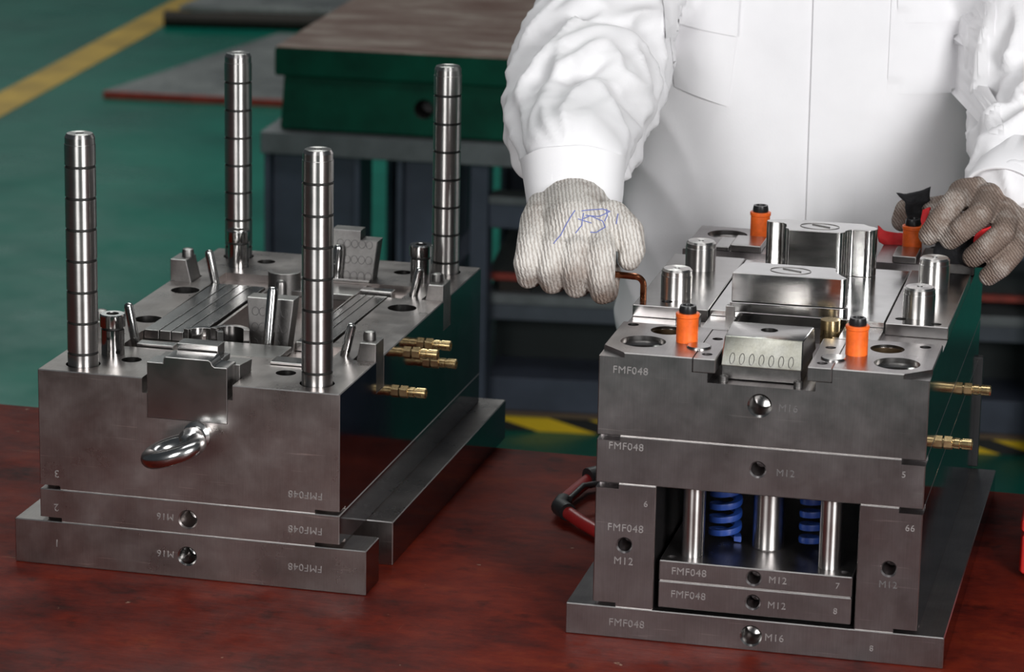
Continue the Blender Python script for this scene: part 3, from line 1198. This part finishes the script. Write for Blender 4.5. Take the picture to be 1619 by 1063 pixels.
tube_part('hose', [(.016, .048, .014), (.002, .018, .012), (-.012, -.018, .011), (-.017, -.045, .012), (-.010, -.066, .012), (.004, -.090, .0095), (.024, -.124, .0085), (.060, -.16, .0085)], .0070, 'hose_red', hz)
tube_part('plug', [(-.014, -.030, .012), (-.018, -.050, .013), (-.010, -.068, .013)], .0092, 'rubber_black', hz)
tube_part('plug', [(.012, .040, .016), (.030, .052, .017), (.048, .050, .017)], .0110, 'rubber_black', hz)
tube_part('wire', [(-.008, -.044, .020), (.006, -.018, .026), (.022, -.008, .026), (.050, -.012, .016)], .0028, 'rubber_black', hz)
tube_part('hose', [(.022, -.05, .016), (.030, -.078, .012), (.050, -.108, .0085)], .0045, 'hose_red', hz)

# red steel case at the right-hand end of the bench
rc = empty('red_case', (.5105, 3.06, T), R(-12))
tag(rc, 'bright red case just entering the picture at the right bench edge', 'case')
box('case_body', (0, .22, -.075, .075, .004, .046), 'red_enamel', rc, .004)
box('case_lid', (-.001, .221, -.076, .076, .0465, .062), 'red_enamel', rc, .004)
box('case_foot', (.01, .20, -.07, .07, 0, .004), 'rubber_black', rc, .001)

# hexagon key held in the gloved fist, its short leg in the wear plate
key = empty('hexagon_key', tuple(b_world(.006, .1765, .272)), R(-12.838))
tag(key, 'copper-coloured hexagon key with its short leg in the right mould', 'hex key')
kp = [(0, 0, -.006), (0, 0, .017)]
kp += [(-.008 + .008 * cos(R(a)), 0, .017 + .008 * sin(R(a))) for a in (15, 30, 45, 60, 75, 90)]
kp += [(-.03, 0, .0258), (-.06, -.001, .0260), (-.098, -.002, .0262)]
tube_part('key_shaft', kp, .0034, 'copper_key', key, 6)

# ------------------------------------------------------------------ the worker
person = empty('person', (.322, 3.53, 0))
tag(person, 'person in white work jacket and knitted gloves working on the right mould', 'person')
PO = Vector((.322, 3.53, 0))


def remesh(name, bm, voxel, mat, parent, smooth_it=4, sm_f=.5):
    bmesh.ops.recalc_face_normals(bm, faces=bm.faces)
    me = bpy.data.meshes.new(name)
    bm.to_mesh(me)
    bm.free()
    tmp = link_obj(bpy.data.objects.new('tmp', me))
    md = tmp.modifiers.new('r', 'REMESH')
    md.mode = 'VOXEL'
    md.voxel_size = voxel
    md.use_smooth_shade = True
    ms = tmp.modifiers.new('s', 'SMOOTH')
    ms.factor = sm_f
    ms.iterations = smooth_it
    bpy.context.view_layer.update()
    nm = bpy.data.meshes.new_from_object(tmp.evaluated_get(bpy.context.evaluated_depsgraph_get()))
    bpy.data.objects.remove(tmp)
    nm.name = name
    nm.materials.clear()
    nm.materials.append(MAT[mat])
    nm.polygons.foreach_set('use_smooth', [True] * len(nm.polygons))
    return link_obj(bpy.data.objects.new(name, nm), parent)


def chain(bm, pts, off):
    for (a, ra), (b, rb) in zip(pts[:-1], pts[1:]):
        add_capsule(bm, Vector(a) - off, Vector(b) - off, ra, rb)


def w(x, y, z):            # bench-relative to world
    return (x, y, z + T)


# sleeve axes: (point, radius)
SL = [(w(.150, 3.520, .600), .090), (w(.100, 3.445, .490), .071), (w(.071, 3.335, .416), .072), (w(.060, 3.215, .388), .060), (w(.057, 3.115, .385), .0500), (w(.0575, 3.088, .334), .0430)]
SR = [(w(.500, 3.520, .600), .090), (w(.549, 3.450, .480), .070), (w(.562, 3.365, .402), .074), (w(.540, 3.290, .366), .062), (w(.506, 3.215, .334), .050), (w(.496, 3.193, .326), .0460)]

# continuous body (head, neck, trunk, arms, legs) under the clothes
bm = bmesh.new()
chain(bm, [((.322, 3.53, .92), .115), ((.322, 3.54, 1.08), .105), ((.322, 3.545, 1.26), .110)], PO)
for sx in (-1, 1):
    chain(bm, [((.322 + sx * .06, 3.54, .90), .085), ((.322 + sx * .085, 3.55, .48), .058), ((.322 + sx * .09, 3.57, .09), .040)], PO)
    chain(bm, [((.322 + sx * .09, 3.59, .045), .04), ((.322 + sx * .10, 3.44, .035), .035)], PO)
    chain(bm, [((.322 + sx * .05, 3.54, 1.33), .07), ((.322 + sx * .15, 3.54, 1.34), .058)], PO)
chain(bm, [((.322, 3.54, 1.34), .06), ((.322, 3.51, 1.47), .055)], PO)
chain(bm, [((.322, 3.50, 1.51), .070), ((.322, 3.49, 1.59), .082)], PO)
chain(bm, [((.322, 3.405, 1.525), .014), ((.322, 3.415, 1.56), .010)], PO)
for sx in (-1, 1):
    chain(bm, [((.322 + sx * .080, 3.505, 1.53), .014), ((.322 + sx * .083, 3.51, 1.56), .016)], PO)
for ch_ in (SL, SR):
    chain(bm, [(p, r * .55) for p, r in ch_], PO)
body = remesh('body', bm, .010, 'skin', person, 6)
bm = bmesh.new()
chain(bm, [((.322, 3.515, 1.58), .092), ((.322, 3.525, 1.61), .086)], PO)
remesh('hair', bm, .008, 'hair_black', person)
for sx in (-1, 1):
    bm = bmesh.new()
    add_capsule(bm, Vector((.322 + sx * .032, 3.422, 1.568)) - PO, Vector((.322 + sx * .033, 3.422, 1.568)) - PO, .011, .011)
    finish('eye', bm, 'rubber_black', body)
bm = bmesh.new()
chain(bm, [((.322, 3.545, .92), .098), ((.322, 3.545, .88), .100)], PO)
for sx in (-1, 1):
    chain(bm, [((.322 + sx * .07, 3.545, .86), .092), ((.322 + sx * .09, 3.55, .48), .080), ((.322 + sx * .095, 3.57, .12), .068)], PO)
remesh('trousers', bm, .010, 'trouser_blue', person, 6)
for sx in (-1, 1):
    bm = bmesh.new()
    chain(bm, [((.322 + sx * .095, 3.60, .045), .046), ((.322 + sx * .105, 3.43, .038), .040)], PO)
    sho = remesh('shoe', bm, .006, 'rubber_black', person)
    for v in sho.data.vertices:
        v.co.z = max(v.co.z, .0)

# jacket: lofted trunk joined with both sleeves, then remeshed to one cloth surface
bm = bmesh.new()
secs = [(.845, .200, .125, .318, 3.545), (.93, .198, .128, .318, 3.545), (1.02, .198, .126, .320, 3.545), (1.12, .196, .126, .320, 3.545), (1.22, .196, .124, .322, 3.545),
        (1.30, .200, .116, .322, 3.545), (1.36, .178, .098, .322, 3.545), (1.41, .110, .075, .322, 3.54), (1.45, .075, .065, .322, 3.535)]
NS = 64
rings = []
for z, a_, b_, cx, cy in secs:
    rg = []
    for k in range(NS):
        t = 2 * pi * k / NS
        ct, st_ = cos(t), sin(t)
        e = .93
        rg.append(bm.verts.new((cx + a_ * math.copysign(abs(ct) ** e, ct) - PO.x, cy + b_ * math.copysign(abs(st_) ** e, st_) - PO.y, z)))
    rings.append(rg)
for a_, b_ in zip(rings[:-1], rings[1:]):
    for k in range(NS):
        bm.faces.new([a_[k], a_[(k + 1) % NS], b_[(k + 1) % NS], b_[k]])
bm.faces.new(rings[0][::-1])
bm.faces.new(rings[-1])
for S in (SL, SR):
    chain(bm, S[:-1], PO)
    # flat-ended last piece of the sleeve
    p, q = Vector(S[-2][0]), Vector(S[-1][0])
    Mx = (q - p).to_track_quat('Z', 'Y').to_matrix().to_4x4()
    Mx.translation = p - PO
    add_lathe(bm, [(0, 0), (S[-2][1], 0), (S[-1][1], (q - p).length), (0, (q - p).length)], seg=32, M=Mx)
jk = remesh('jacket', bm, .0045, 'jacket_white', person, 14, .6)


def seg_info(p, S):
    best = None
    acc = 0
    for (a, ra), (b, rb) in zip(S[:-1], S[1:]):
        a, b = Vector(a), Vector(b)
        ab = b - a
        t = max(0, min(1, (p - a).dot(ab) / ab.length_squared))
        d_ = (p - (a + ab * t)).length / (ra + (rb - ra) * t)
        if best is None or d_ < best[0]:
            best = (d_, acc + t * ab.length, (p - (a + ab * t)), ab.normalized())
        acc += ab.length
    return best


def crease(v):
    """folds: sharp valleys, round ridges"""
    return 1 - 2 * abs(noise.noise(v)) ** .75


me = jk.data
import numpy as np
nv = len(me.vertices)
co = [v.co.copy() for v in me.vertices]
no = [v.normal.copy() for v in me.vertices]
for i in range(nv):
    p = co[i] + PO
    iL, iR = seg_info(p, SL), seg_info(p, SR)
    arm = iL if iL[0] < iR[0] else iR
    wa = max(0, min(1, (1.35 - arm[0]) / .25))
    dd = 0
    if wa > 0:
        L, rad = arm[1], arm[2]
        # slanted rings of folds, strongest round the elbow
        ph = math.atan2(rad.z, rad.x)
        el = math.exp(-((L - .26) / .11) ** 2)
        fw_ = math.exp(-((L - .38) / .08) ** 2)
        q = Vector((L * 11.5 + 1.25 * sin(ph + .9), cos(ph) * 1.1, sin(ph) * 1.1 + (3.1 if arm is iR else 0)))
        f1 = crease(q)
        q2 = Vector((L * 27 + 2.2 * sin(ph * 1 + 2.4), cos(ph) * 1.5 + 7, sin(ph) * 1.5))
        f2 = crease(q2)
        dd += wa * (f1 * (.0065 + .0125 * el + .008 * fw_) + f2 * (.0012 + .0034 * el + .0030 * fw_))
        dd -= wa * .0035
    wt = 1 - wa
    if wt > 0:
        # long soft vertical drapes on the trunk, with a little diagonal pull to the arms
        q = Vector((p.x * 13 + p.z * 2.0 * (1 if p.x < .32 else -1), p.y * 3, p.z * 2.4))
        dd += wt * (noise.noise(q) * .0075 + crease(Vector((p.x * 9 + 5, p.y * 2, p.z * 5 + p.x * 6))) * .0016)
        side = max(0, (.21 - p.x) / .08) if p.x < .21 else max(0, (p.x - .44) / .08)
        side = min(side, 1)
        dd += wt * side * crease(Vector((p.x * 12, 2.2, p.z * 11 + p.x * 16))) * .0045
    me.vertices[i].co = co[i] + no[i] * dd
me.update()
_bm = bmesh.new()
_bm.from_mesh(me)
for _ in range(2):
    bmesh.ops.smooth_vert(_bm, verts=_bm.verts, factor=.5, use_axis_x=True, use_axis_y=True, use_axis_z=True)
_bm.to_mesh(me)
_bm.free()
me.update()
bvh = BVHTree.FromPolygons([v.co.copy() for v in me.vertices], [tuple(pp.vertices) for pp in me.polygons])


def on_jacket(x, z):
    h = bvh.ray_cast(Vector((x - PO.x, 3.2 - PO.y, z)), Vector((0, 1, 0)))
    return h[0].y if h[0] is not None else None


def patch(name, corners, nx, nz, off, th, mat='jacket_white', offs=None):
    """cloth panel laid on the jacket front; corners TL, TR, BL, BR as (x, z)"""
    bm = bmesh.new()
    grid = []
    for j in range(nz + 1):
        row = []
        for i in range(nx + 1):
            s_, t_ = i / nx, j / nz
            x = (corners[0][0] * (1 - s_) + corners[1][0] * s_) * (1 - t_) + (corners[2][0] * (1 - s_) + corners[3][0] * s_) * t_
            z = (corners[0][1] * (1 - s_) + corners[1][1] * s_) * (1 - t_) + (corners[2][1] * (1 - s_) + corners[3][1] * s_) * t_
            y = on_jacket(x, z)
            if y is None:
                y = -.12
            o_ = offs(s_, t_) if offs else off
            row.append((x - PO.x, y, z, o_))
        grid.append(row)
    fr = [[bm.verts.new((x, y - o_, z)) for x, y, z, o_ in r_] for r_ in grid]
    bk = [[bm.verts.new((x, y + .002, z)) for x, y, z, o_ in r_] for r_ in grid]
    for j in range(nz):
        for i in range(nx):
            bm.faces.new([fr[j][i], fr[j][i + 1], fr[j + 1][i + 1], fr[j + 1][i]])
            bm.faces.new([bk[j][i], bk[j + 1][i], bk[j + 1][i + 1], bk[j][i + 1]])
    for i in range(nx):
        bm.faces.new([fr[0][i], bk[0][i], bk[0][i + 1], fr[0][i + 1]])
        bm.faces.new([fr[nz][i], fr[nz][i + 1], bk[nz][i + 1], bk[nz][i]])
    for j in range(nz):
        bm.faces.new([fr[j][0], fr[j + 1][0], bk[j + 1][0], bk[j][0]])
        bm.faces.new([fr[j][nx], bk[j][nx], bk[j + 1][nx], fr[j + 1][nx]])
    return finish(name, bm, mat, jk, ang=45)


patch('pocket', ((.158, T + .470), (.234, T + .458), (.170, T + .393), (.226, T + .378)), 20, 24, .002, .001, offs=lambda s_, t_: .0016 + .004 * sin(pi * s_) * t_ ** .6)
patch('pocket_flap', ((.148, T + .540), (.236, T + .535), (.154, T + .464), (.233, T + .4545)), 18, 18, .006, .001, offs=lambda s_, t_: .0052 + .002 * t_)
patch('pocket', ((.396, T + .500), (.492, T + .500), (.396, T + .395), (.492, T + .392)), 20, 24, .002, .001, offs=lambda s_, t_: .0018 if not (s_ < .16 and t_ > .86) else .0002)
patch('pocket_flap', ((.400, T + .545), (.500, T + .545), (.404, T + .472), (.498, T + .4705)), 20, 18, .0045, .001, offs=lambda s_, t_: .0042 if not ((s_ < .15 or s_ > .85) and t_ > .8) else .0022)
patch('front_placket', ((.3125, T + .560), (.365, T + .560), (.3150, T + .10), (.3675, T + .10)), 8, 80, .002, .001, offs=lambda s_, t_: .0034 * (1 - s_) + .0002)

# cuffs
for S in (SL, SR):
    p, q = Vector(S[-2][0]) - PO, Vector(S[-1][0]) - PO
    dr_ = (q - p).normalized()
    Mx = dr_.to_track_quat('Z', 'Y').to_matrix().to_4x4()
    Mx.translation = q
    bm = bmesh.new()
    r = S[-1][1]
    add_lathe(bm, [(r + .0065, -.052), (r + .0085, -.051), (r + .0050, -.02), (r + .0020, .006), (r + .0008, .0072), (r - .0015, .006), (r - .003, -.02)], seg=64, M=Mx)
    for v in bm.verts:
        pz = v.co
        v.co = pz + Vector((noise.noise(pz * 28), noise.noise(pz * 28 + Vector((5, 0, 0))), noise.noise(pz * 28 + Vector((0, 9, 0))))) * .003
    finish('cuff', bm, 'jacket_white', jk, ang=70)


def glove(name, chains, blobs, mat, voxel=.0016, it=5):
    bm = bmesh.new()
    for c in chains:
        chain(bm, c, PO)
    for p, q, r1, r2 in blobs:
        add_capsule(bm, Vector(p) - PO, Vector(q) - PO, r1, r2)
    return remesh(name, bm, voxel, mat, person, it, .5)


# fist on the key (image left). Frame: u to the right along the key, v towards the viewer, h up
K = b_world(-.0620, .1765, .3025)
ux = Vector((cos(R(-12.838)), sin(R(-12.838)), 0))
vx = Vector((sin(R(-12.838)), -cos(R(-12.838)), 0))


def hp(u, v, h):
    return tuple(K + ux * u + vx * v + Vector((0, 0, h)))


WR = Vector(w(.0575, 3.086, .340))
chs = []
mcp = {}
for u, du, r, low in ((-.0375, -.002, .0112, .003), (-.0155, -.001, .0118, .000), (.0070, .000, .0120, -.002), (.0305, .002, .0122, -.006)):
    m_ = hp(u, .020, .020)
    mcp[u] = m_
    chs.append([(m_, r + .0020), (hp(u + du, .0285, .004 + low), r + .0012), (hp(u + du, .0200, -.0120 + low), r - .0004), (hp(u + du, -.002, -.0165 + low), r - .0010), (hp(u + du, -.0165, -.006), r - .002)])
chs.append([(hp(-.0385, .0225, .0125), .0125), (hp(.0325, .0225, .0115), .0128)])
for u, mm in mcp.items():
    tgt = Vector(mm)
    st_ = WR + ux * (u * .62) + Vector((0, 0, .002))
    chs.append([(tuple(st_), .0205), (tuple(st_.lerp(tgt, .55) + vx * .004 + Vector((0, 0, .005))), .0185), (tuple(tgt), .0140)])
# thumb along the right side, pressing on the key from above
chs.append([(hp(.030, -.026, .040), .021), (hp(.0490, -.012, .034), .0160), (hp(.0560, -.002, .0195), .0128), (hp(.0545, .004, .0120), .0112)])
chs.append([(tuple(WR + Vector((0, .016, .030))), .038), (tuple(WR), .0385), (hp(-.002, -.012, .034), .031)])
gl = glove('glove', chs, [], 'glove_knit_clean')
# inked scribble on the back of the hand, laid on the knit
gb = BVHTree.FromPolygons([v.co.copy() for v in gl.data.vertices], [tuple(pp.vertices) for pp in gl.data.polygons])
CAM = Vector((0, 0, 1.0173 + T))


def ink(pts):
    out = []
    for u, h in pts:
        o_ = Vector(hp(u + .006, .2, h + .062)) - PO
        hit = gb.ray_cast(o_, (-vx + Vector((0, 0, -.26))).normalized())
        if hit[0] is not None:
            out.append(hit[0] + hit[1] * .0002)
    if len(out) > 1:
        bm = bmesh.new()
        add_tube(bm, out, .0005, 6)
        finish('ink_mark', bm, 'ink_blue', gl)


def dense(pts, n=6):
    r_ = []
    for a_, b_ in zip(pts[:-1], pts[1:]):
        for i in range(n):
            r_.append((a_[0] + (b_[0] - a_[0]) * i / n, a_[1] + (b_[1] - a_[1]) * i / n))
    return r_ + [pts[-1]]


for st_ in ([(-.004, .044), (-.012, .026), (-.019, .010)], [(.002, .044), (.018, .048), (.026, .046), (.016, .040), (.006, .040)],
            [(.004, .036), (.010, .040), (.020, .036), (.024, .030), (.018, .024), (.012, .024)], [(.022, .048), (.024, .042), (.022, .036)],
            [(.004, .042), (.004, .030), (-.001, .022)], [(.034, .044), (.034, .034)], [(.000, .036), (.012, .033)]):
    ink(dense(st_))
# knit hem at the sleeve edge
q = Vector(SL[-1][0]) - PO
bm = bmesh.new()
dr_ = (Vector(SL[-1][0]) - Vector(SL[-2][0])).normalized()
Mx = dr_.to_track_quat('Z', 'Y').to_matrix().to_4x4()
Mx.translation = q + dr_ * .003
add_tube(bm, [Mx @ Vector((.0405 * cos(2 * pi * k / 40), .0405 * sin(2 * pi * k / 40), .0015 * sin(k * 2.4))) for k in range(40)], .0016, 8, True)
finish('glove_hem', bm, 'brown_board', gl)

# right-hand glove, four fingers curled over the strap
F = {
    'index': [(w(.4500, 3.185, .338), .0150), (w(.4340, 3.137, .3405), .0122), (w(.4185, 3.125, .3225), .0118), (w(.4105, 3.133, .3075), .0108)],
    'middle': [(w(.4715, 3.175, .334), .0150), (w(.4590, 3.125, .3310), .0125), (w(.4395, 3.110, .3190), .0122), (w(.4305, 3.123, .3065), .0112)],
    'ring': [(w(.4895, 3.165, .322), .0145), (w(.4810, 3.117, .3145), .0120), (w(.4640, 3.105, .3030), .0118), (w(.4530, 3.118, .2895), .0108)],
    'little': [(w(.5020, 3.155, .306), .0135), (w(.4920, 3.117, .2945), .0112), (w(.4790, 3.105, .2830), .0110), (w(.4685, 3.113, .2715), .0098)],
}
WRR = Vector(w(.500, 3.225, .328))
chs = list(F.values())
for k, f in F.items():
    chs.append([(tuple(WRR + (Vector(f[0][0]) - WRR) * .25), .0230), (f[0][0], .0165)])
chs.append([(tuple(WRR + Vector((.012, .05, .02))), .033), (tuple(WRR), .031)])
chs.append([(w(.468, 3.235, .312), .020), (w(.430, 3.268, .302), .0150), (w(.4060, 3.282, .299), .0130), (w(.4020, 3.284, .288), .0118)])
glove('glove', chs, [], 'glove_knit_dirty')

# black and red cloth strap bunched in that hand
stp = empty('cloth_strap', w(.40, 3.17, .282))
tag(stp, 'crumpled black and red cloth strap gripped in the dirty glove', 'strap')
SO = Vector(w(.40, 3.17, .282))


def ribbon(name, rows, mat, th=.0022, n=10):
    """rows: list of (left, right) edge points, crumpled a little"""
    bm = bmesh.new()
    g = []
    m_ = len(rows)
    for j in range((m_ - 1) * 6 + 1):
        a_, f = divmod(j, 6)
        f /= 6
        l0, r0 = rows[min(a_, m_ - 1)]
        l1, r1 = rows[min(a_ + 1, m_ - 1)]
        l_, r_ = Vector(l0).lerp(Vector(l1), f), Vector(r0).lerp(Vector(r1), f)
        row = []
        for i in range(n + 1):
            p = l_.lerp(r_, i / n)
            p = p + Vector((noise.noise(p * 90), noise.noise(p * 90 + Vector((3, 0, 0))), noise.noise(p * 90 + Vector((0, 7, 0))))) * .0035
            row.append(bm.verts.new(p - SO))
        g.append(row)
    for j in range(len(g) - 1):
        for i in range(n):
            bm.faces.new([g[j][i], g[j][i + 1], g[j + 1][i + 1], g[j + 1][i]])
    o = finish(name, bm, mat, stp, ang=60)
    md = o.modifiers.new('thick', 'SOLIDIFY')
    md.thickness = th
    md.offset = 0
    return o


ribbon('black_flap', [(w(0.3904, 3.2469, 0.3228), w(0.4261, 3.2520, 0.3292)), (w(0.3976, 3.2479, 0.3153), w(0.4251, 3.2520, 0.3182)), (w(0.4022, 3.2489, 0.3062), w(0.4169, 3.2520, 0.3092)), (w(0.4037, 3.2489, 0.2942), w(0.4154, 3.2520, 0.2962)), (w(0.4047, 3.2469, 0.2823), w(0.4169, 3.2500, 0.2822))], 'strap_cloth_black')
ribbon('black_fold', [(w(.4240, 3.170, .3010), w(.4230, 3.160, .2770)), (w(.4400, 3.145, .3060), w(.4400, 3.135, .2770)), (w(.4650, 3.140, .3050), w(.4640, 3.130, .2760)), (w(.4880, 3.150, .2960), w(.4860, 3.140, .2760))], 'strap_cloth_black', .006)
ribbon('red_tail', [(w(0.3731, 3.2581, 0.2862), w(0.3741, 3.2540, 0.2712)), (w(0.3874, 3.2561, 0.2822), w(0.3874, 3.2520, 0.2682)), (w(0.4037, 3.2520, 0.2792), w(0.4037, 3.2479, 0.2663)), (w(0.4159, 3.2418, 0.2793), w(0.4159, 3.2377, 0.2663))], 'strap_cloth_red', .003)
ribbon('red_fold', [(w(.4060, 3.170, .3270), w(.4150, 3.168, .3270)), (w(.4055, 3.168, .3180), w(.4120, 3.166, .3180)), (w(.4060, 3.166, .3100), w(.4100, 3.164, .3100))], 'strap_cloth_red', .003)
ribbon('red_fold', [(w(.4560, 3.120, .3180), w(.4680, 3.118, .3210)), (w(.4540, 3.120, .3080), w(.4650, 3.118, .3080)), (w(.4520, 3.124, .2980), w(.4620, 3.122, .2960))], 'strap_cloth_red', .003)
